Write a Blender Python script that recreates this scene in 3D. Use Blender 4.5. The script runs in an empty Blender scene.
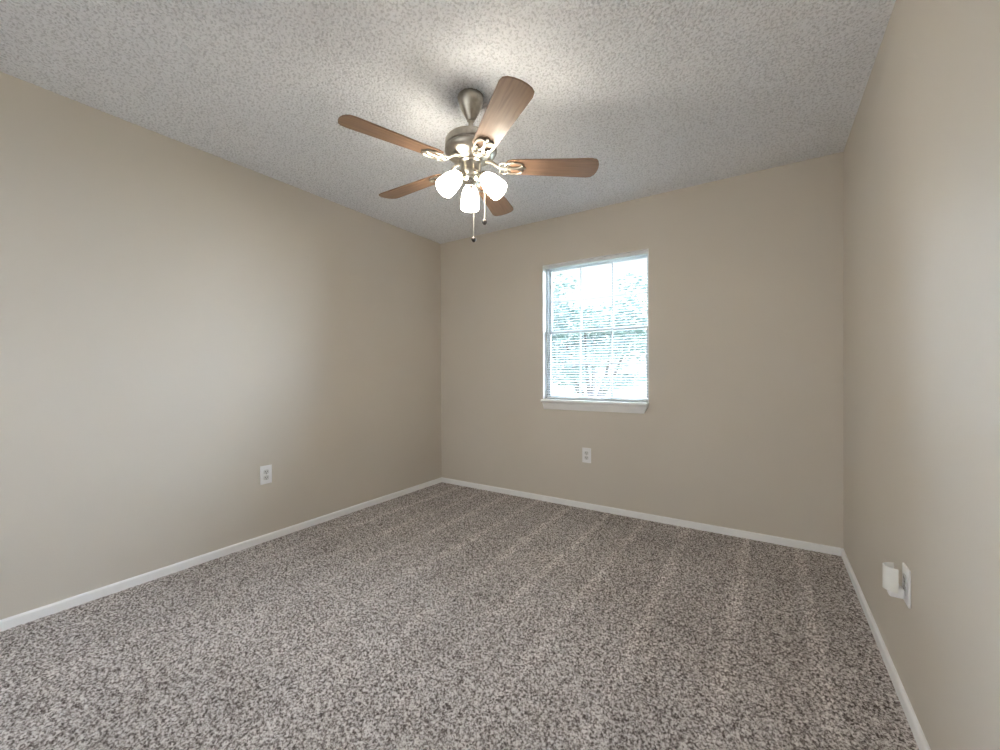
import bpy, bmesh, math, random
import numpy as np
from mathutils import Vector, Matrix

random.seed(7)
rng = np.random.default_rng(11)
S = bpy.context.scene
C = S.collection
PI = math.pi

# ------------------------------------------------------------------ camera
F_PX, YAW, PITCH, ROLL, CAM_H = 411.217, -0.575789, -0.0047858, -0.0040114, 1.11347
fw = Vector((math.sin(YAW) * math.cos(PITCH), math.cos(YAW) * math.cos(PITCH), math.sin(PITCH)))
rt = Vector((math.cos(YAW), -math.sin(YAW), 0))
up = rt.cross(fw)
r2 = rt * math.cos(ROLL) + up * math.sin(ROLL)
u2 = -rt * math.sin(ROLL) + up * math.cos(ROLL)
cam = bpy.data.objects.new('camera', bpy.data.cameras.new('camera'))
C.objects.link(cam)
cam.data.sensor_width = 36.0
cam.data.lens = F_PX / 1000 * 36.0
cam.data.clip_start = 0.02
M = Matrix((r2, u2, -fw)).transposed().to_4x4()
M.translation = Vector((0, 0, CAM_H))
cam.matrix_world = M
S.camera = cam

# ------------------------------------------------------------------ room size
XL, XR, YB, YF, H = -2.8112, 0.3882, 3.2184, -0.80, 2.44
WX0, WX1, WZ0, WZ1 = -1.642, -0.748, 0.872, 2.050      # window opening in the back wall
WALL_T = 0.13

# ------------------------------------------------------------------ sky and light
EXPOSURE = 0.25
SKY_ZENITH, SKY_HORIZON, LAMP, HALL, SUN = 2.1, 1.25, 36.0, 1.7, 120.0
world = bpy.data.worlds.new('overcast_sky')
S.world = world
world.use_nodes = True
nt = world.node_tree
nt.nodes.clear()
tc = nt.nodes.new('ShaderNodeTexCoord')
sep = nt.nodes.new('ShaderNodeSeparateXYZ')
rmp = nt.nodes.new('ShaderNodeValToRGB')
bg = nt.nodes.new('ShaderNodeBackground')
ow = nt.nodes.new('ShaderNodeOutputWorld')
nt.links.new(tc.outputs['Generated'], sep.inputs[0])
nt.links.new(sep.outputs['Z'], rmp.inputs[0])
nt.links.new(rmp.outputs[0], bg.inputs[0])
nt.links.new(bg.outputs[0], ow.inputs[0])
bg.inputs[1].default_value = SKY_ZENITH
k = SKY_HORIZON / SKY_ZENITH
el = rmp.color_ramp.elements
el[0].position = 0.0;  el[0].color = (0.90 * k, 0.97 * k, 1.0 * k, 1)
el[1].position = 0.55; el[1].color = (0.84, 0.93, 1.0, 1)
e = el.new(0.24); e.color = (0.92 * k, 0.98 * k, 1.0 * k, 1)

por = bpy.data.lights.new('window_portal', 'AREA')
por.shape = 'RECTANGLE'; por.size = WX1 - WX0; por.size_y = WZ1 - WZ0
por.cycles.is_portal = True
po = bpy.data.objects.new('window_portal', por)
C.objects.link(po)
po.location = ((WX0 + WX1) / 2, YB + WALL_T + 0.03, (WZ0 + WZ1) / 2)
po.rotation_euler = (-PI / 2, 0, 0)

sun = bpy.data.lights.new('hazy_sun', 'SUN')               # bright haze around the sun beyond the trees
sun.energy = SUN; sun.angle = math.radians(150); sun.color = (0.71, 0.845, 1.0)
so = bpy.data.objects.new('hazy_sun', sun)
C.objects.link(so)
SUN_EL, SUN_AZ = math.radians(30), math.radians(-6)          # azimuth measured from +Y towards +X
sd = Vector((math.sin(SUN_AZ) * math.cos(SUN_EL), math.cos(SUN_AZ) * math.cos(SUN_EL), math.sin(SUN_EL)))
so.rotation_euler = sd.to_track_quat('Z', 'Y').to_euler()
so.location = (0, 12, 8)

hall = bpy.data.lights.new('hall_fill_light', 'AREA')     # added fill light, aimed away from the room so only its bounce enters
hall.shape = 'RECTANGLE'; hall.size = 1.6; hall.size_y = 1.0
hall.energy = 60 * HALL; hall.color = (0.80, 0.90, 1.0)
ho = bpy.data.objects.new('hall_fill_light', hall)
C.objects.link(ho)
ho.location = (-1.5, YF - 0.6, 1.5)
ho.rotation_euler = Vector((0.35, 1, -0.35)).to_track_quat('Z', 'Y').to_euler()

S.view_settings.view_transform = 'Standard'
S.view_settings.look = 'None'
S.view_settings.gamma = 1.0
S.view_settings.use_curve_mapping = False
S.view_settings.exposure = EXPOSURE
S.cycles.max_bounces = 14
S.cycles.diffuse_bounces = 8
S.cycles.transparent_max_bounces = 24
S.cycles.caustics_reflective = False
S.cycles.caustics_refractive = False
S.cycles.sample_clamp_indirect = 8.0

# ------------------------------------------------------------------ materials
def mat(name, col, rough=0.5, metal=0.0, spec=0.5):
    m = bpy.data.materials.new(name); m.use_nodes = True
    b = m.node_tree.nodes['Principled BSDF']
    b.inputs['Base Color'].default_value = (*col, 1)
    b.inputs['Roughness'].default_value = rough
    b.inputs['Metallic'].default_value = metal
    b.inputs['Specular IOR Level'].default_value = spec
    return m

def nodes(m):
    t = m.node_tree
    return t, t.nodes['Principled BSDF'], t.nodes.new, t.links.new

def noisy(m, c1, c2, scale, detail=2.0, lo=0.35, hi=0.65, bump=0.0, dist=0.002, bscale=None, rough=0.5):
    t, b, N, L = nodes(m)
    g = N('ShaderNodeNewGeometry')
    n = N('ShaderNodeTexNoise'); n.inputs['Scale'].default_value = scale; n.inputs['Detail'].default_value = detail
    L(g.outputs['Position'], n.inputs['Vector'])
    r = N('ShaderNodeValToRGB')
    r.color_ramp.elements[0].position = lo; r.color_ramp.elements[0].color = (*c1, 1)
    r.color_ramp.elements[1].position = hi; r.color_ramp.elements[1].color = (*c2, 1)
    L(n.outputs['Fac'], r.inputs[0]); L(r.outputs[0], b.inputs['Base Color'])
    if bump:
        n2 = N('ShaderNodeTexNoise'); n2.inputs['Scale'].default_value = bscale or scale; n2.inputs['Detail'].default_value = 3
        L(g.outputs['Position'], n2.inputs['Vector'])
        bp = N('ShaderNodeBump'); bp.inputs['Strength'].default_value = bump; bp.inputs['Distance'].default_value = dist
        L(n2.outputs['Fac'], bp.inputs['Height']); L(bp.outputs[0], b.inputs['Normal'])
    return m

WALL = noisy(mat('beige_wall_paint', (.5, .45, .36), 0.55, spec=0.3), (.612, .562, .494), (.630, .580, .512), 1.3, 3, bump=0.12, dist=0.002, bscale=160)
CEIL = noisy(mat('popcorn_ceiling', (.8, .78, .74), 0.95, spec=0.1), (.70, .715, .75), (.90, .92, .96), 98, 1.2, .36, .50)  # grey flecks in the colour stand in for shade in the popcorn pits
TRIM = noisy(mat('white_trim_paint', (.8, .8, .8), 0.35), (.86, .86, .86), (.89, .89, .89), 8)
VINYL = noisy(mat('white_vinyl', (.8, .8, .8), 0.4), (.60, .63, .65), (.63, .66, .68), 6)
SLAT = noisy(mat('white_blind_slat', (.85, .87, .88), 0.4), (.70, .72, .73), (.74, .76, .77), 5)
PLASTIC = noisy(mat('white_plastic', (.8, .8, .78), 0.3), (.86, .86, .87), (.89, .89, .90), 30)
RECEPT = noisy(mat('receptacle_plastic', (.7, .7, .68), 0.35), (.66, .66, .65), (.70, .70, .69), 30)
DARK = noisy(mat('dark_slot', (.03, .03, .03), 0.6), (.02, .02, .02), (.045, .045, .05), 60)
NICKEL = noisy(mat('brushed_nickel', (.62, .58, .52), 0.28, 1.0), (.40, .37, .32), (.50, .47, .42), 40, bump=0.05, dist=0.0005, bscale=300)
CHROME = noisy(mat('polished_nickel', (.8, .77, .7), 0.15, 1.0), (.74, .71, .64), (.82, .79, .72), 30)
IRON = noisy(mat('satin_nickel_scroll', (.6, .56, .5), 0.42, 0.9), (.36, .335, .29), (.46, .43, .38), 60)
BRONZE = noisy(mat('dark_pull_knob', (.1, .08, .07), 0.4, 0.6), (.07, .06, .055), (.14, .12, .11), 80)
CHAINM = noisy(mat('pull_chain_metal', (.7, .68, .62), 0.35, 0.7), (.62, .60, .55), (.74, .72, .66), 200)
CORD = noisy(mat('white_cord', (.8, .8, .8), 0.8), (.78, .8, .8), (.83, .84, .84), 200)
BARK = noisy(mat('tree_bark', (.1, .08, .07), 0.9), (.06, .055, .05), (.14, .12, .10), 12, bump=.4, dist=.02)
LEAF = noisy(mat('tree_leaves', (.1, .2, .1), 0.6), (.10, .165, .148), (.22, .30, .28), 2.0)
LEAF2 = noisy(mat('shrub_leaves', (.1, .2, .1), 0.6), (.05, .09, .075), (.12, .18, .15), 3.0)
ROOF = noisy(mat('pale_shingles', (.5, .5, .5), 0.9), (.05, .055, .06), (.09, .095, .10), 9, bump=.3, dist=.01)
SIDING = noisy(mat('pale_siding', (.7, .7, .68), 0.7), (.62, .62, .60), (.70, .70, .68), 2)
LAWN = noisy(mat('lawn', (.2, .3, .15), 0.9), (.20, .24, .16), (.32, .34, .26), 1.5, 5)
HGLASS = mat('dark_house_glass', (.05, .06, .07), 0.1)

# glass: clear pane with a Fresnel reflection
GLASS = bpy.data.materials.new('window_glass'); GLASS.use_nodes = True
t = GLASS.node_tree; t.nodes.clear()
tr = t.nodes.new('ShaderNodeBsdfTransparent'); tr.inputs[0].default_value = (.95, .955, .96, 1)
gl = t.nodes.new('ShaderNodeBsdfGlossy'); gl.inputs['Roughness'].default_value = 0.02
fr = t.nodes.new('ShaderNodeFresnel'); fr.inputs[0].default_value = 1.45
mx = t.nodes.new('ShaderNodeMixShader'); o = t.nodes.new('ShaderNodeOutputMaterial')
t.links.new(fr.outputs[0], mx.inputs[0]); t.links.new(tr.outputs[0], mx.inputs[1]); t.links.new(gl.outputs[0], mx.inputs[2])
t.links.new(mx.outputs[0], o.inputs[0])

# lit frosted glass shades
SHADE = mat('lit_frosted_glass', (.92, .89, .80), 0.35)
b = SHADE.node_tree.nodes['Principled BSDF']
b.inputs['Emission Color'].default_value = (1.0, 0.91, 0.76, 1)
b.inputs['Emission Strength'].default_value = LAMP
BULB = mat('lit_bulb', (1, .95, .85), 0.4)
b = BULB.node_tree.nodes['Principled BSDF']
b.inputs['Emission Color'].default_value = (1.0, 0.965, 0.92, 1)
b.inputs['Emission Strength'].default_value = LAMP * 10

# wood of the fan blades (grain runs along the local X of each blade)
WOOD = mat('brown_wood_blade', (.3, .2, .13), 0.38)
t, b, N, L = nodes(WOOD)
tcn = N('ShaderNodeTexCoord'); mp = N('ShaderNodeMapping'); mp.inputs['Scale'].default_value = (3, 40, 40)
nz = N('ShaderNodeTexNoise'); nz.inputs['Scale'].default_value = 2.2; nz.inputs['Detail'].default_value = 5
rp = N('ShaderNodeValToRGB')
rp.color_ramp.elements[0].position = .3; rp.color_ramp.elements[0].color = (.185, .108, .068, 1)
rp.color_ramp.elements[1].position = .7; rp.color_ramp.elements[1].color = (.31, .19, .122, 1)
L(tcn.outputs['Object'], mp.inputs[0]); L(mp.outputs[0], nz.inputs['Vector']); L(nz.outputs['Fac'], rp.inputs[0]); L(rp.outputs[0], b.inputs['Base Color'])

# carpet: flecked yarns, with the paler nap lines the vacuum cleaner left along the room
CARPET = mat('flecked_carpet', (.2, .17, .15), 0.95, spec=0.05)
t, b, N, L = nodes(CARPET)
g = N('ShaderNodeNewGeometry')
n1 = N('ShaderNodeTexNoise'); n1.inputs['Scale'].default_value = 112; n1.inputs['Detail'].default_value = 2.5; n1.inputs['Roughness'].default_value = .6
L(g.outputs['Position'], n1.inputs['Vector'])
rp = N('ShaderNodeValToRGB')
E = rp.color_ramp.elements
E[0].position = .34; E[0].color = (.095, .078, .070, 1)
E[1].position = .64; E[1].color = (.72, .68, .655, 1)
x = E.new(.45); x.color = (.28, .245, .23, 1)
x = E.new(.54); x.color = (.52, .48, .455, 1)
L(n1.outputs['Fac'], rp.inputs[0])
mp = N('ShaderNodeMapping'); mp.inputs['Scale'].default_value = (1, .10, 1)
L(g.outputs['Position'], mp.inputs[0])
wv = N('ShaderNodeTexWave'); wv.bands_direction = 'X'; wv.inputs['Scale'].default_value = 1.05; wv.inputs['Distortion'].default_value = 2.6
wv.inputs['Detail'].default_value = 2; wv.inputs['Detail Scale'].default_value = 1.2
L(mp.outputs[0], wv.inputs['Vector'])
rw = N('ShaderNodeValToRGB')
rw.color_ramp.elements[0].position = .86; rw.color_ramp.elements[0].color = (.975, .975, .975, 1)
rw.color_ramp.elements[1].position = 1.0; rw.color_ramp.elements[1].color = (1.2, 1.2, 1.2, 1)
L(wv.outputs['Fac'], rw.inputs[0])
n3 = N('ShaderNodeTexNoise'); n3.inputs['Scale'].default_value = 1.6; n3.inputs['Detail'].default_value = 3
L(g.outputs['Position'], n3.inputs['Vector'])
r3 = N('ShaderNodeValToRGB')
r3.color_ramp.elements[0].position = .35; r3.color_ramp.elements[0].color = (.92, .92, .92, 1)
r3.color_ramp.elements[1].position = .65; r3.color_ramp.elements[1].color = (1.07, 1.07, 1.07, 1)
L(n3.outputs['Fac'], r3.inputs[0])
m1 = N('ShaderNodeMix'); m1.data_type = 'RGBA'; m1.blend_type = 'MULTIPLY'; m1.inputs[0].default_value = 1
L(rp.outputs[0], m1.inputs[6]); L(rw.outputs[0], m1.inputs[7])
sx_ = N('ShaderNodeSeparateXYZ'); L(g.outputs['Position'], sx_.inputs[0])
mr = N('ShaderNodeMapRange'); mr.inputs['From Min'].default_value = .9; mr.inputs['From Max'].default_value = 2.3; mr.inputs['To Min'].default_value = .25
L(sx_.outputs['Y'], mr.inputs['Value']); L(mr.outputs[0], m1.inputs[0])      # the strokes get stronger towards the far end
m2 = N('ShaderNodeMix'); m2.data_type = 'RGBA'; m2.blend_type = 'MULTIPLY'; m2.inputs[0].default_value = 1
L(m1.outputs[2], m2.inputs[6]); L(r3.outputs[0], m2.inputs[7])
L(m2.outputs[2], b.inputs['Base Color'])

# ------------------------------------------------------------------ mesh helpers
def link(name, bm, m, parent=None, smooth=False, loc=None):
    me = bpy.data.meshes.new(name)
    bmesh.ops.recalc_face_normals(bm, faces=bm.faces[:])
    bm.to_mesh(me); bm.free()
    me.materials.append(m)
    if smooth:
        for p in me.polygons: p.use_smooth = True
        try: me.set_sharp_from_angle(angle=math.radians(38))
        except Exception: pass
    ob = bpy.data.objects.new(name, me)
    C.objects.link(ob)
    if parent: ob.parent = parent
    if loc: ob.location = loc
    return ob

def box(bm, x0, x1, y0, y1, z0, z1, bev=0.0, seg=2):
    vs = [bm.verts.new(v) for v in ((x0, y0, z0), (x1, y0, z0), (x1, y1, z0), (x0, y1, z0), (x0, y0, z1), (x1, y0, z1), (x1, y1, z1), (x0, y1, z1))]
    fs = [bm.faces.new([vs[i] for i in q]) for q in ((0, 3, 2, 1), (4, 5, 6, 7), (0, 1, 5, 4), (1, 2, 6, 5), (2, 3, 7, 6), (3, 0, 4, 7))]
    if bev:
        es = list({e for f in fs for e in f.edges})
        bmesh.ops.bevel(bm, geom=es, offset=bev, segments=seg, affect='EDGES', profile=0.5)

def lathe(bm, prof, n=40, mtx=None, cap=True):
    """prof: (radius, z) pairs turned about Z."""
    rings = []
    for r, z in prof:
        if r < 1e-6:
            rings.append([bm.verts.new((0, 0, z))])
        else:
            rings.append([bm.verts.new((r * math.cos(2 * PI * i / n), r * math.sin(2 * PI * i / n), z)) for i in range(n)])
    for a, c in zip(rings, rings[1:]):
        if len(a) == 1 and len(c) == 1: continue
        for i in range(n):
            j = (i + 1) % n
            if len(a) == 1: bm.faces.new((a[0], c[i], c[j]))
            elif len(c) == 1: bm.faces.new((a[i], c[0], a[j]))
            else: bm.faces.new((a[i], c[i], c[j], a[j]))
    if cap:
        for r in (rings[0], rings[-1]):
            if len(r) > 2: bm.faces.new(r)
    vs = [v for r in rings for v in r]
    if mtx: bmesh.ops.transform(bm, matrix=mtx, verts=vs)
    return vs

def tube(bm, pts, r, n=8, closed=False, taper=None):
    pts = [Vector(p) for p in pts]
    rings = []
    up0 = Vector((0, 0, 1))
    N_ = len(pts)
    for i, p in enumerate(pts):
        a = pts[(i - 1) % N_] if (closed or i) else pts[i]
        c = pts[(i + 1) % N_] if (closed or i < N_ - 1) else pts[i]
        d = (c - a).normalized()
        u = up0 if abs(d.dot(up0)) < .95 else Vector((0, 1, 0))
        s = d.cross(u).normalized(); w = s.cross(d)
        rr = r if taper is None else r * taper[i]
        rings.append([bm.verts.new(p + s * rr * math.cos(2 * PI * k / n) + w * rr * math.sin(2 * PI * k / n)) for k in range(n)])
    rng_ = range(N_) if closed else range(N_ - 1)
    for i in rng_:
        a, c = rings[i], rings[(i + 1) % N_]
        for k in range(n):
            j = (k + 1) % n
            bm.faces.new((a[k], a[j], c[j], c[k]))
    if not closed:
        bm.faces.new(rings[0]); bm.faces.new(rings[-1])

def prism(bm, outline, ax, lo, hi):
    """outline: 2-D points, extruded along axis ax from lo to hi."""
    def put(p, v):
        q = list(p); q.insert(ax, v); return q
    a = [bm.verts.new(put(p, lo)) for p in outline]
    c = [bm.verts.new(put(p, hi)) for p in outline]
    bm.faces.new(a); bm.faces.new(c)
    n = len(a)
    for i in range(n):
        j = (i + 1) % n
        bm.faces.new((a[i], a[j], c[j], c[i]))

def empty(name, loc=(0, 0, 0), label=None, cat=None, group=None, kind=None, parent=None):
    o = bpy.data.objects.new(name, None); C.objects.link(o); o.location = loc
    o.empty_display_size = .1
    if parent: o.parent = parent
    tag(o, label, cat, group, kind)
    return o

def tag(o, label=None, cat=None, group=None, kind=None):
    if label: o['label'] = label
    if cat: o['category'] = cat
    if group: o['group'] = group
    if kind: o['kind'] = kind
    return o

def field(nx, ny, step, size, seed):
    """smooth random height field, unit variance, feature size in metres"""
    r = np.random.default_rng(seed).standard_normal((ny, nx))
    fx = np.fft.fftfreq(nx, step)[None, :]; fy = np.fft.fftfreq(ny, step)[:, None]
    f2 = fx * fx + fy * fy
    h = np.fft.ifft2(np.fft.fft2(r) * np.exp(-f2 * size * size * 2.0)).real
    return h / h.std()

def sheet(name, m, x0, x1, y0, y1, step, hfun, flip=False, kind='structure'):
    nx = int(round((x1 - x0) / step)) + 1; ny = int(round((y1 - y0) / step)) + 1
    X, Y = np.meshgrid(np.linspace(x0, x1, nx), np.linspace(y0, y1, ny))
    Z = hfun(nx, ny, X, Y)
    co = np.stack([X, Y, Z], -1).reshape(-1, 3).astype(np.float32)
    i = np.arange(nx * ny).reshape(ny, nx)
    q = np.stack([i[:-1, :-1], i[:-1, 1:], i[1:, 1:], i[1:, :-1]], -1).reshape(-1, 4)
    if flip: q = q[:, ::-1]
    me = bpy.data.meshes.new(name)
    me.vertices.add(len(co)); me.vertices.foreach_set('co', co.ravel())
    me.loops.add(q.size); me.loops.foreach_set('vertex_index', np.ascontiguousarray(q.ravel()).astype(np.int32))
    me.polygons.add(len(q)); me.polygons.foreach_set('loop_start', (np.arange(len(q)) * 4).astype(np.int32))
    me.polygons.foreach_set('use_smooth', np.ones(len(q), dtype=bool))
    me.update(calc_edges=True); me.validate()
    me.materials.append(m)
    o = bpy.data.objects.new(name, me); C.objects.link(o)
    o['kind'] = kind
    return o

# ------------------------------------------------------------------ room shell
def floor_h(nx, ny, X, Y):
    a = field(nx, ny, .0052, .0046, 3); b_ = field(nx, ny, .0052, .03, 4)
    edge = np.clip(np.minimum.reduce([X - XL, XR - X, YB - Y]) / .06, .25, 1)
    return (np.clip(a, -1.8, 1.6) * .0030 + b_ * .0006) * edge - .004
sheet('floor', CARPET, XL - .02, XR + .02, YF - .02, YB + .02, .0052, floor_h)

def ceil_h(nx, ny, X, Y):
    a = field(nx, ny, .0034, .0056, 8); b_ = field(nx, ny, .0034, .0030, 9)
    t_ = np.clip((a + 1.15) / .42, 0, 1)
    lump = t_ * t_ * (3 - 2 * t_)                           # flat crumbs with pits between them
    edge = np.minimum.reduce([X - XL, XR - X, YB - Y])
    fade = np.clip(.3 + edge / .15, .3, 1)
    return H - (lump * .0065 + np.clip(a, -.8, 2.2) * .0005 + b_ * .0003) * fade + .003
sheet('ceiling', CEIL, XL - .02, XR + .02, YF - .02, YB + .02, .0034, ceil_h, flip=True)

def wallbox(name, parts):
    bm = bmesh.new()
    for p in parts: box(bm, *p)
    return tag(link(name, bm, WALL), kind='structure')
Z0, Z1 = -.06, H + .06
wallbox('wall_left', [(XL - WALL_T, XL, YF - WALL_T, YB + WALL_T, Z0, Z1)])
wallbox('wall_right', [(XR, XR + WALL_T, YF - WALL_T, YB + WALL_T, Z0, Z1)])
bm = bmesh.new()                                            # back wall as one sheet with a hole and a drywall return
xs = [XL, WX0, WX1, XR]; zs = [Z0, WZ0, WZ1, Z1]
for yy in (YB, YB + WALL_T):
    V = [[bm.verts.new((x_, yy, z_)) for z_ in zs] for x_ in xs]
    for i in range(3):
        for j in range(3):
            if (i, j) != (1, 1): bm.faces.new((V[i][j], V[i + 1][j], V[i + 1][j + 1], V[i][j + 1]))
    if yy == YB: V0 = V
for (i, j), (k2, l2) in (((1, 1), (2, 1)), ((2, 1), (2, 2)), ((2, 2), (1, 2)), ((1, 2), (1, 1))):
    bm.faces.new((V0[i][j], V0[k2][l2], V[k2][l2], V[i][j]))
tag(link('wall_back', bm, WALL), kind='structure')
# front wall (behind the camera) with an opening widened to let the fill light in
DX0, DX1, DZ = -2.60, 0.36, 2.36
wallbox('wall_front', [(XL, DX0, YF - WALL_T, YF, Z0, Z1), (DX1, XR, YF - WALL_T, YF, Z0, Z1), (DX0, DX1, YF - WALL_T, YF, DZ, Z1)])

# outer shell above the ceiling keeps the sky out
bm = bmesh.new(); box(bm, XL - WALL_T, XR + WALL_T, YF - WALL_T, YB + WALL_T, H + .05, H + .15)
tag(link('ceiling_slab', bm, CEIL), kind='structure')
bm = bmesh.new(); box(bm, XL - WALL_T, XR + WALL_T, YF - WALL_T, YB + WALL_T, -.16, -.05)
tag(link('floor_slab', bm, CARPET), kind='structure')
# the unseen hall beyond the opening, which bounces the fill light
HY = YF - 2.6
wallbox('wall_hall', [(XL, XR, HY - .1, HY, Z0, Z1), (XL - .1, XL, HY, YF - WALL_T, Z0, Z1), (XR, XR + .1, HY, YF - WALL_T, Z0, Z1)])
bm = bmesh.new(); box(bm, XL - .1, XR + .1, HY - .1, YF - WALL_T, H, H + .15)
tag(link('ceiling_hall', bm, CEIL), kind='structure')
bm = bmesh.new(); box(bm, XL - .1, XR + .1, HY - .1, YF, -.16, 0)
tag(link('floor_hall', bm, CARPET), kind='structure')

# baseboards: low white boards with an eased top edge
BT, BH = .012, .043
prof = [(0, -.03), (BT, -.03), (BT, BH - .008), (BT - .003, BH - .002), (BT - .006, BH), (0, BH)]
bm = bmesh.new(); prism(bm, [(XL + a, c) for a, c in prof], 1, YF, YB); tag(link('baseboard_left', bm, TRIM), kind='structure')
bm = bmesh.new(); prism(bm, [(XR - a, c) for a, c in prof], 1, YF, YB); tag(link('baseboard_right', bm, TRIM), kind='structure')
bm = bmesh.new(); prism(bm, [(YB - a, c) for a, c in prof], 0, XL + BT, XR - BT); tag(link('baseboard_back', bm, TRIM), kind='structure')

# ------------------------------------------------------------------ window
win = empty('window_1', ((WX0 + WX1) / 2, YB, WZ0), kind='structure')
def wlink(name, bm, m, parent=win):
    bmesh.ops.translate(bm, verts=bm.verts[:], vec=(-win.location[0], -win.location[1], -win.location[2]))
    return link(name, bm, m, parent)
FY0, FY1 = YB + .068, YB + WALL_T                           # the vinyl frame sits deep in the opening
SZ = WZ0 + .012                                             # top of the stool
# white liner of the reveals
bm = bmesh.new()
for q in ((WX0, WX0 + .004, YB + .0005, FY1, SZ, WZ1), (WX1 - .004, WX1, YB + .0005, FY1, SZ, WZ1), (WX0 + .004, WX1 - .004, YB + .0005, FY1, WZ1 - .004, WZ1)):
    box(bm, *q)
wlink('reveal_liner', bm, TRIM)
# frame
fx0, fx1, fz0, fz1 = WX0 + .004, WX1 - .004, SZ, WZ1 - .004
FW = .015
bm = bmesh.new()
box(bm, fx0, fx0 + FW, FY0, FY1, fz0, fz1, .003)
box(bm, fx1 - FW, fx1, FY0, FY1, fz0, fz1, .003)
box(bm, fx0 + FW, fx1 - FW, FY0, FY1, fz1 - FW, fz1, .003)
box(bm, fx0 + FW, fx1 - FW, FY0, FY1, fz0, fz0 + FW, .003)
wlink('window_frame', bm, VINYL)
gx0, gx1, gz0, gz1 = fx0 + FW, fx1 - FW, fz0 + FW, fz1 - FW
MID = (gz0 + gz1) / 2 + .004
def sash(name, z0, z1, y0, y1):
    w = .019
    bm = bmesh.new()
    box(bm, gx0, gx0 + w, y0, y1, z0, z1, .003); box(bm, gx1 - w, gx1, y0, y1, z0, z1, .003)
    box(bm, gx0 + w, gx1 - w, y0, y1, z0, z0 + w, .003); box(bm, gx0 + w, gx1 - w, y0, y1, z1 - w, z1, .003)
    s = wlink(name, bm, VINYL)
    ix0, ix1, iz0, iz1 = gx0 + w, gx1 - w, z0 + w, z1 - w
    ym = (y0 + y1) / 2
    bm = bmesh.new()
    for i in (1, 2):
        xm = ix0 + (ix1 - ix0) * i / 3
        box(bm, xm - .008, xm + .008, ym - .006, ym + .006, iz0, iz1, .002)
    zm = (iz0 + iz1) / 2
    for i in range(3):
        a = ix0 + (ix1 - ix0) * i / 3 + (.008 if i else 0); c = ix0 + (ix1 - ix0) * (i + 1) / 3 - (.008 if i < 2 else 0)
        box(bm, a, c, ym - .006, ym + .006, zm - .008, zm + .008, .002)
    wlink('muntin_grid', bm, VINYL, s)
    bm = bmesh.new(); box(bm, ix0 - .004, ix1 + .004, ym + .007, ym + .010, iz0 - .004, iz1 + .004)
    wlink('glass_pane', bm, GLASS, s)
sash('upper_sash', MID - .014, gz1, FY0 + .034, FY0 + .058)
sash('lower_sash', gz0, MID + .014, FY0 + .006, FY0 + .030)
# stool and apron
bm = bmesh.new()
o_ = [(YB - .044, WZ0 - .010), (YB - .048, WZ0 - .006), (YB - .048, WZ0 + .007), (YB - .044, SZ), (FY1, SZ), (FY1, WZ0 + .0005), (YB - .0005, WZ0 + .0005), (YB - .0005, WZ0 - .010)]
prism(bm, o_, 0, WX0 + .0005, WX1 - .0005)
wlink('window_sill', bm, TRIM)
bm = bmesh.new()                                            # splayed apron with angled ends
zt, zb = WZ0 - .0102, WZ0 - .072
T = [(WX0 + .002, YB - .026, zt), (WX1 - .002, YB - .026, zt), (WX1 - .002, YB - .0005, zt), (WX0 + .002, YB - .0005, zt)]
Mi = [(WX0 + .006, YB - .022, zt - .022), (WX1 - .014, YB - .022, zt - .022), (WX1 - .014, YB - .0005, zt - .022), (WX0 + .006, YB - .0005, zt - .022)]
B_ = [(WX0 + .012, YB - .009, zb), (WX1 - .036, YB - .009, zb), (WX1 - .036, YB - .0005, zb), (WX0 + .012, YB - .0005, zb)]
R = [[bm.verts.new(v) for v in q] for q in (T, Mi, B_)]
for a, c in ((R[0], R[1]), (R[1], R[2])):
    for i in range(4): bm.faces.new((a[i], a[(i + 1) % 4], c[(i + 1) % 4], c[i]))
bm.faces.new(R[0]); bm.faces.new(R[2])
wlink('window_apron', bm, TRIM)

# ------------------------------------------------------------------ mini blind
bx0, bx1 = WX0 + .010, WX1 - .010
BYC = YB + .036
blind = empty('window_blind', ((WX0 + WX1) / 2, BYC, WZ1 - .004),
              'white horizontal mini blind with open slats hanging in the window', 'blind')
def blink(name, bm, m, parent=blind, smooth=False):
    bmesh.ops.translate(bm, verts=bm.verts[:], vec=(-blind.location[0], -blind.location[1], -blind.location[2]))
    return link(name, bm, m, parent, smooth)
bm = bmesh.new()
o_ = [(BYC - .013, WZ1 - .029), (BYC - .0135, WZ1 - .005), (BYC + .0135, WZ1 - .005), (BYC + .013, WZ1 - .029)]
prism(bm, o_, 0, bx0, bx1)
blink('headrail', bm, SLAT)
bm = bmesh.new()
top, bot, PITCHZ = WZ1 - .040, SZ + .030, .0212
ns = int((top - bot) / PITCHZ)
tilt = math.radians(10)
for i in range(ns + 1):
    z = top - (top - bot) * i / ns
    ring = []
    for j in range(5):
        d = (j / 4 - .5) * .025
        ring.append((BYC + d * math.cos(tilt), z + d * math.sin(tilt) + .0016 * (1 - (2 * d / .025) ** 2)))
    a = [bm.verts.new((bx0 + .002, *p_)) for p_ in ring]; c = [bm.verts.new((bx1 - .002, *p_)) for p_ in ring]
    a2 = [bm.verts.new((bx0 + .002, p_[0], p_[1] - .0004)) for p_ in ring]; c2 = [bm.verts.new((bx1 - .002, p_[0], p_[1] - .0004)) for p_ in ring]
    for j in range(4):
        bm.faces.new((a[j], a[j + 1], c[j + 1], c[j])); bm.faces.new((a2[j], c2[j], c2[j + 1], a2[j + 1]))
    bm.faces.new((a[0], c[0], c2[0], a2[0])); bm.faces.new((a[4], a2[4], c2[4], c[4]))
blink('slats', bm, SLAT, smooth=True)
bm = bmesh.new(); box(bm, bx0 + .002, bx1 - .002, BYC - .012, BYC + .012, SZ + .006, SZ + .020, .003)
blink('bottom_rail', bm, SLAT)
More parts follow.
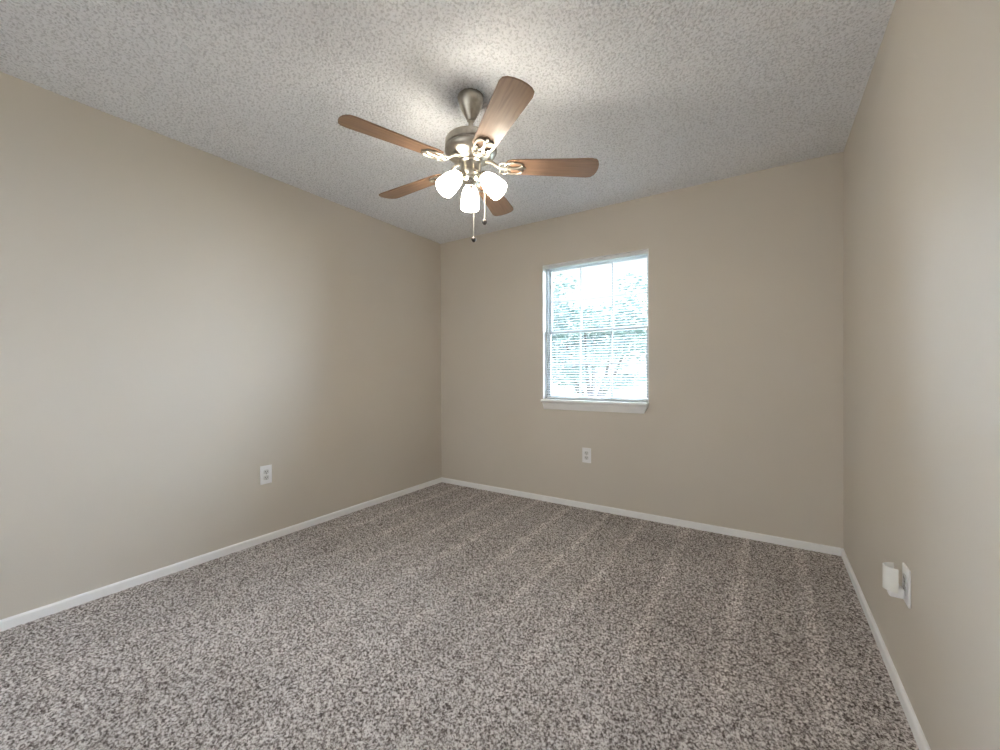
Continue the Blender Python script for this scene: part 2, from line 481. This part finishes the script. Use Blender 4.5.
for fxx in (.12, .5, .88):
    bm = bmesh.new(); xx = bx0 + (bx1 - bx0) * fxx
    for dy in (-.0128, .0128): tube(bm, [(xx, BYC + dy, WZ1 - .028), (xx, BYC + dy, SZ + .012)], .0007, 5)
    blink('ladder_cord', bm, CORD)

# ------------------------------------------------------------------ ceiling fan
FX, FYC = -1.190, 1.585
fan = empty('ceiling_fan', (FX, FYC, H), 'brushed nickel ceiling fan with five brown wooden blades and three lit glass shades', 'ceiling fan')
def z_(z): return z - H
bm = bmesh.new()
lathe(bm, [(.0, z_(2.440)), (.060, z_(2.440)), (.063, z_(2.432)), (.061, z_(2.418)), (.054, z_(2.395)), (.042, z_(2.368)), (.030, z_(2.345)), (.022, z_(2.330)), (.018, z_(2.322)), (0, z_(2.322))])
link('canopy', bm, NICKEL, fan, True)
bm = bmesh.new(); lathe(bm, [(.0115, z_(2.326)), (.0115, z_(2.262)), (.024, z_(2.258)), (.024, z_(2.240)), (.0, z_(2.238))], 24)
link('downrod', bm, NICKEL, fan, True)
bm = bmesh.new()
lathe(bm, [(0, z_(2.238)), (.050, z_(2.238)), (.100, z_(2.236)), (.116, z_(2.231)), (.122, z_(2.222)), (.123, z_(2.196)), (.119, z_(2.191)), (.119, z_(2.187)), (.124, z_(2.183)),
           (.124, z_(2.172)), (.117, z_(2.160)), (.100, z_(2.146)), (.078, z_(2.136)), (.066, z_(2.132)), (.060, z_(2.126)), (0, z_(2.126))], 56)
link('motor_housing', bm, NICKEL, fan, True)
bm = bmesh.new()
lathe(bm, [(0, z_(2.128)), (.052, z_(2.128)), (.056, z_(2.120)), (.050, z_(2.114)), (.049, z_(2.074)), (.053, z_(2.068)), (.050, z_(2.060)), (.036, z_(2.052)), (0, z_(2.050))], 40)
link('switch_housing', bm, NICKEL, fan, True)
# light kit: fitter bowl, three arms and the finial
bm = bmesh.new()
lathe(bm, [(0, z_(2.056)), (.042, z_(2.056)), (.046, z_(2.048)), (.044, z_(2.036)), (.034, z_(2.024)), (.020, z_(2.017)), (.010, z_(2.014)), (.011, z_(2.006)), (.006, z_(2.000)), (0, z_(1.999))], 32)
link('light_fitter', bm, CHROME, fan, True)
SH_ANG = [math.radians(a) for a in (129.5, 9.5, 249.5)]
NECK, MOUTH = (.066, 2.046), (.146, 1.962)                    # (radius, height) of neck and mouth centres
for a in SH_ANG:
    d = Vector((math.cos(a), math.sin(a), 0))
    n0 = d * NECK[0] + Vector((0, 0, z_(NECK[1]))); n1 = d * MOUTH[0] + Vector((0, 0, z_(MOUTH[1])))
    axis = (n1 - n0).normalized(); LN = (n1 - n0).length
    q = Vector((0, 0, 1)).rotation_difference(axis).to_matrix().to_4x4(); q.translation = n0
    bm = bmesh.new()                                         # socket cup and arm
    lathe(bm, [(0, -.020), (.012, -.018), (.020, -.010), (.0235, .004), (.0235, .012), (0, .012)], 24, q)
    tube(bm, [d * .030 + Vector((0, 0, z_(2.040))), d * .048 + Vector((0, 0, z_(2.056))), n0 - axis * .012], .008, 8)
    link('lamp_holder', bm, CHROME, fan, True)
    bm = bmesh.new()                                         # frosted bell shade, open mouth, real wall thickness
    pr = [(.023, .006), (.028, .012), (.036, .028), (.0415, .050), (.045, .075), (.0465, LN - .012), (.046, LN + .002)]
    inn = [(r_ - .003, z__) for r_, z__ in reversed(pr)]
    lathe(bm, pr + inn, 36, q, cap=False)
    sh = link('lamp_shade', bm, SHADE, fan, True)
    bm = bmesh.new()
    lathe(bm, [(0, .012), (.012, .014), (.013, .026), (.020, .042), (.024, .058), (.022, .072), (.014, .084), (0, .088)], 20, q)
    link('bulb', bm, BULB, sh, True)
# blades with their scrolled irons
BZ = z_(2.105)
for i in range(5):
    ang = math.radians(35 + 72 * i)
    rot = Matrix.Rotation(ang, 4, 'Z')
    outl = []
    r0, r1, w0, w1 = .165, .615, .050, .066
    for s in range(9):                                       # rounded outer end
        t_ = -PI / 2 + PI * s / 8
        outl.append((r1 - .045 + .045 * math.cos(t_) ** .7 if abs(math.cos(t_)) > 1e-6 else r1 - .045, w1 * math.sin(t_) if abs(math.sin(t_)) < .99 else math.copysign(w1, t_)))
    outl += [(r0 + .03, w0), (r0 + .008, w0 - .010), (r0, w0 - .024), (r0, -w0 + .024), (r0 + .008, -w0 + .010), (r0 + .03, -w0)]
    bm = bmesh.new(); prism(bm, outl, 2, -.003, .003)
    bl = link('fan_blade', bm, WOOD, fan)
    bl.matrix_local = Matrix.Translation((0, 0, BZ)) @ rot @ Matrix.Rotation(math.radians(-11), 4, 'X')
    bm = bmesh.new()                                         # iron: arm, pad and scroll loops under the blade root
    tube(bm, [(.070, 0, .030), (.095, 0, .026), (.118, 0, .010), (.140, 0, -.007), (.160, 0, -.009)], .009, 8, taper=[1.1, 1, .9, .8, .8])
    for sg in (-1, 1):
        loop = [(.205 + .042 * math.cos(t_), sg * (.0205 + .0185 * math.sin(t_)), -.0085) for t_ in [2 * PI * j / 22 for j in range(22)]]
        tube(bm, loop, .0050, 7, closed=True)
        sc = [(.158 + .020 * math.cos(t_), sg * (.022 + .016 * math.sin(t_)), -.009) for t_ in [PI * j / 10 - .3 for j in range(14)]]
        tube(bm, sc, .0042, 7)
    box(bm, .150, .262, -.006, .006, -.0105, -.0034, .002)
    for sx, sy in ((.185, .026), (.185, -.026), (.245, 0)):
        lathe(bm, [(0, -.0125), (.005, -.011), (.006, -.0034), (0, -.0034)], 12, Matrix.Translation((sx, sy, 0)))
    link('blade_iron', bm, IRON, bl, True)
# pull chains with dark knobs
def chain(dx, dy, ztop, zbot):
    bm = bmesh.new()
    tube(bm, [(dx, dy, z_(ztop)), (dx, dy, z_(zbot))], .0012, 6)
    n_ = int((ztop - zbot) / .009)
    for k3 in range(n_):
        zc = z_(ztop - (k3 + .5) * (ztop - zbot) / n_)
        lathe(bm, [(0, zc - .0022), (.0017, zc), (0, zc + .0022)], 6, Matrix.Translation((dx, dy, 0)))
    ch = link('pull_chain', bm, CHAINM, fan)
    bm = bmesh.new()
    lathe(bm, [(0, z_(zbot) + .004), (.004, z_(zbot) + .002), (.008, z_(zbot) - .001), (.012, z_(zbot) - .008), (.012, z_(zbot) - .013), (.008, z_(zbot) - .020), (.004, z_(zbot) - .024), (0, z_(zbot) - .025)], 16, Matrix.Translation((dx, dy, 0)))
    link('pull_knob', bm, BRONZE, ch, True)
rv = Vector((math.cos(math.radians(36.9)), math.sin(math.radians(36.9)), 0)); fv = Vector((math.cos(math.radians(126.9)), math.sin(math.radians(126.9)), 0))
p1 = rv * .012 + fv * .042; p2 = rv * .064 + fv * -.004
chain(p1.x, p1.y, 2.030, 1.780)
chain(p2.x, p2.y, 2.060, 1.850)

# ------------------------------------------------------------------ outlets
def outlet(name, label, loc, rotz, w=.076, h=.122):
    """duplex outlet; local -Y looks into the room"""
    o = empty(name, loc, label, 'outlet', 'wall outlets')
    o.rotation_euler = (0, 0, rotz)
    bm = bmesh.new(); box(bm, -w / 2, w / 2, -.0065, 0, -h / 2, h / 2, .0028, 2)
    link('cover_plate', bm, PLASTIC, o)
    for s in (1, -1):
        bm = bmesh.new()
        pts = []
        for j in range(24):
            t_ = 2 * PI * j / 24
            pts.append((max(-.0168, min(.0168, .0195 * math.cos(t_))), s * .0195 + max(-.0145, min(.0145, .0175 * math.sin(t_)))))
        prism(bm, pts, 1, -.0085, -.006)
        rc = link('receptacle', bm, RECEPT, o)
        bm = bmesh.new()
        for sx, hh in ((-.0064, .0085), (.0064, .007)):
            box(bm, sx - .0016, sx + .0016, -.0089, -.008, s * .0195 + .002 - hh / 2, s * .0195 + .002 + hh / 2)
        lathe(bm, [(0, 0), (.003, 0), (.003, .0009), (0, .0009)], 12, Matrix.Translation((0, -.0080, s * .0195 - .0085)) @ Matrix.Rotation(PI / 2, 4, 'X'))
        link('slots', bm, DARK, rc)
    bm = bmesh.new(); lathe(bm, [(0, 0), (.0035, 0), (.0035, .0012), (0, .0018)], 14, Matrix.Translation((0, -.0062, 0)) @ Matrix.Rotation(PI / 2, 4, 'X'))
    link('screw', bm, CHAINM, o)
    return o
outlet('wall_outlet', 'white duplex outlet with two bare sockets on the long left wall', (XL, 1.449, .441), -PI / 2 + PI)
outlet('wall_outlet', 'white duplex outlet on the back wall below the window', (-1.242, YB, .435), 0)
outlet('wall_outlet', 'white outlet on the right wall with a night light plugged in', (XR, 1.860, .410), -PI / 2)

# ------------------------------------------------------------------ plug-in night light
NX, NY, NZ = XR - .009, 1.860, .410
nl = empty('night_light', (NX, NY, NZ), 'small white plug-in night light with curved open shade', 'night light')
bm = bmesh.new()                                             # plug body
box(bm, -.040, 0, -.018, .018, -.044, -.012, .007, 3)
link('plug_body', bm, PLASTIC, nl, True)
bm = bmesh.new()                                             # lamp collar rising from the body, small bulb inside the shade
lathe(bm, [(0, -.013), (.010, -.013), (.010, .000), (0, .000)], 18, Matrix.Translation((-.022, 0, 0)))
link('lamp_collar', bm, PLASTIC, nl, True)
bm = bmesh.new()
lathe(bm, [(0, .000), (.007, .001), (.009, .012), (.008, .024), (.004, .032), (0, .033)], 16, Matrix.Translation((-.022, 0, 0)))
BULB2 = noisy(mat('unlit_frosted_bulb', (.8, .75, .62), .25), (.74, .68, .54), (.80, .74, .60), 40)
link('bulb', bm, BULB2, nl, True)
bm = bmesh.new()                                             # curved shade, open at top and bottom
prof_ = []
for j in range(25):
    t_ = math.radians(103 + 154 * j / 24)
    row = []
    for rr, zz in ((0, -.022), (0, .056), (.0025, .056), (.0025, -.022)):
        row.append(bm.verts.new((-.010 + (.043 - rr) * math.cos(t_), (.031 - rr) * math.sin(t_), zz)))
    prof_.append(row)
for a_, c_ in zip(prof_, prof_[1:]):
    for q_ in range(4): bm.faces.new((a_[q_], a_[(q_ + 1) % 4], c_[(q_ + 1) % 4], c_[q_]))
bm.faces.new(prof_[0]); bm.faces.new(prof_[-1])
NSH = noisy(mat('white_shade_plastic', (.8, .8, .77), .35), (.80, .80, .77), (.84, .84, .81), 20)
link('shade', bm, NSH, nl, True)

# ------------------------------------------------------------------ outside the window (the room is upstairs)
GZ = -2.9
bm = bmesh.new()
box(bm, -60, 30, YB + 2.0, 70, GZ - .3, GZ)
tag(link('ground', bm, LAWN), kind='structure')

def leaf_cloud(bm, blobs, per, size):
    for (cx, cy, cz, rx, ry, rz) in blobs:
        for _ in range(per):
            while True:
                v = Vector((random.uniform(-1, 1), random.uniform(-1, 1), random.uniform(-1, 1)))
                if .25 < v.length < 1: break
            p = Vector((cx + v.x * rx, cy + v.y * ry, cz + v.z * rz))
            e_ = Matrix.Rotation(random.uniform(0, 6.28), 3, 'Z') @ Matrix.Rotation(random.uniform(-1.2, 1.2), 3, 'X')
            s = size * random.uniform(.6, 1.3)
            vs = [bm.verts.new(p + e_ @ Vector(q)) for q in ((-s, 0, 0), (0, -s * .5, .1 * s), (s, 0, 0), (0, s * .5, .1 * s))]
            bm.faces.new(vs)

def tree(name, label, base, branches, blobs, per, size, leafm, r0):
    t_ = empty(name, base, label, 'tree')
    bm = bmesh.new()
    for pts, r in branches:
        n_ = len(pts); tube(bm, pts, r, 9, taper=[1 - .65 * i / (n_ - 1) for i in range(n_)])
    link('trunk', bm, BARK, t_, True)
    bm = bmesh.new(); leaf_cloud(bm, blobs, per, size)
    link('foliage', bm, leafm, t_)
    return t_

# the spreading tree that fills the middle of the view
br = [([(0, 0, 0), (.04, 0, 1.4), (0, 0, 3.05)], .22)]
for ex, ez, ey in ((-1.0, 4.45, .2), (-.62, 4.75, -.2), (-.22, 5.2, .1), (.12, 5.3, -.1), (.5, 4.9, .2), (.9, 4.5, -.1)):
    br.append(([(ex * .03, 0, 2.95), (ex * .30, ey * .3, 3.35), (ex * .68, ey * .8, 3.9), (ex, ey, ez)], .085))
blobs = [(random.uniform(-2.6, 2.6), random.uniform(-1.1, 1.1), random.uniform(4.25, 5.5), .62, .6, .34) for _ in range(44)]
blobs += [(random.uniform(-1.9, 1.2), random.uniform(-.6, .6), random.uniform(3.75, 4.2), .45, .4, .2) for _ in range(9)]
blobs += [(random.uniform(-1.9, 1.9), random.uniform(-1, 1), random.uniform(5.4, 6.5), .5, .5, .32) for _ in range(12)]
tree('tree', 'spreading tree with forked trunk seen through the middle of the window', (-3.95, 10.6, GZ), br, blobs, 190, .075, LEAF, .2)
# a wider, paler tree further back on the left
br = [([(0, 0, 0), (0, 0, 2.5), (.1, 0, 5.0)], .25), ([(0, 0, 2.6), (-.8, 0, 4.0), (-1.4, 0, 5.5)], .13), ([(0, 0, 2.8), (.9, 0, 4.0), (1.5, 0, 5.5)], .13)]
blobs = [(random.uniform(-3.2, 3.2), random.uniform(-1.2, 1.2), random.uniform(3.6, 7.2), 1.0, .9, .7) for _ in range(30)]
tree('tree', 'tall dense tree in the distance behind the forked one, at the left', (-10.5, 19.0, GZ), br, blobs, 200, .14, LEAF2, .25)

# neighbouring house with a pale hipped roof
hs = empty('neighbour_house', (-1.6, 19.0, GZ), 'pale low house with grey roof across the lawn outside', 'house')
bm = bmesh.new(); box(bm, -4.5, 4.5, -2.8, 2.8, 0, 2.7)
link('wall', bm, SIDING, hs)
bm = bmesh.new()
e0 = [bm.verts.new(v) for v in ((-5, -3.3, 2.6), (5, -3.3, 2.6), (5, 3.3, 2.6), (-5, 3.3, 2.6))]
r0_ = [bm.verts.new(v) for v in ((-2.2, 0, 4.45), (2.2, 0, 4.45))]
for f in ((e0[0], e0[1], r0_[1], r0_[0]), (e0[2], e0[3], r0_[0], r0_[1]), (e0[1], e0[2], r0_[1]), (e0[3], e0[0], r0_[0]), tuple(e0)): bm.faces.new(f)
link('roof', bm, ROOF, hs)
for wx in (-2.8, 0.2, 2.8):
    bm = bmesh.new()
    box(bm, wx - .6, wx + .6, -2.86, -2.78, 1.0, 2.2)
    wf = link('window', bm, TRIM, hs)
    bm = bmesh.new(); box(bm, wx - .5, wx + .5, -2.875, -2.85, 1.1, 2.1)
    link('pane', bm, HGLASS, wf)
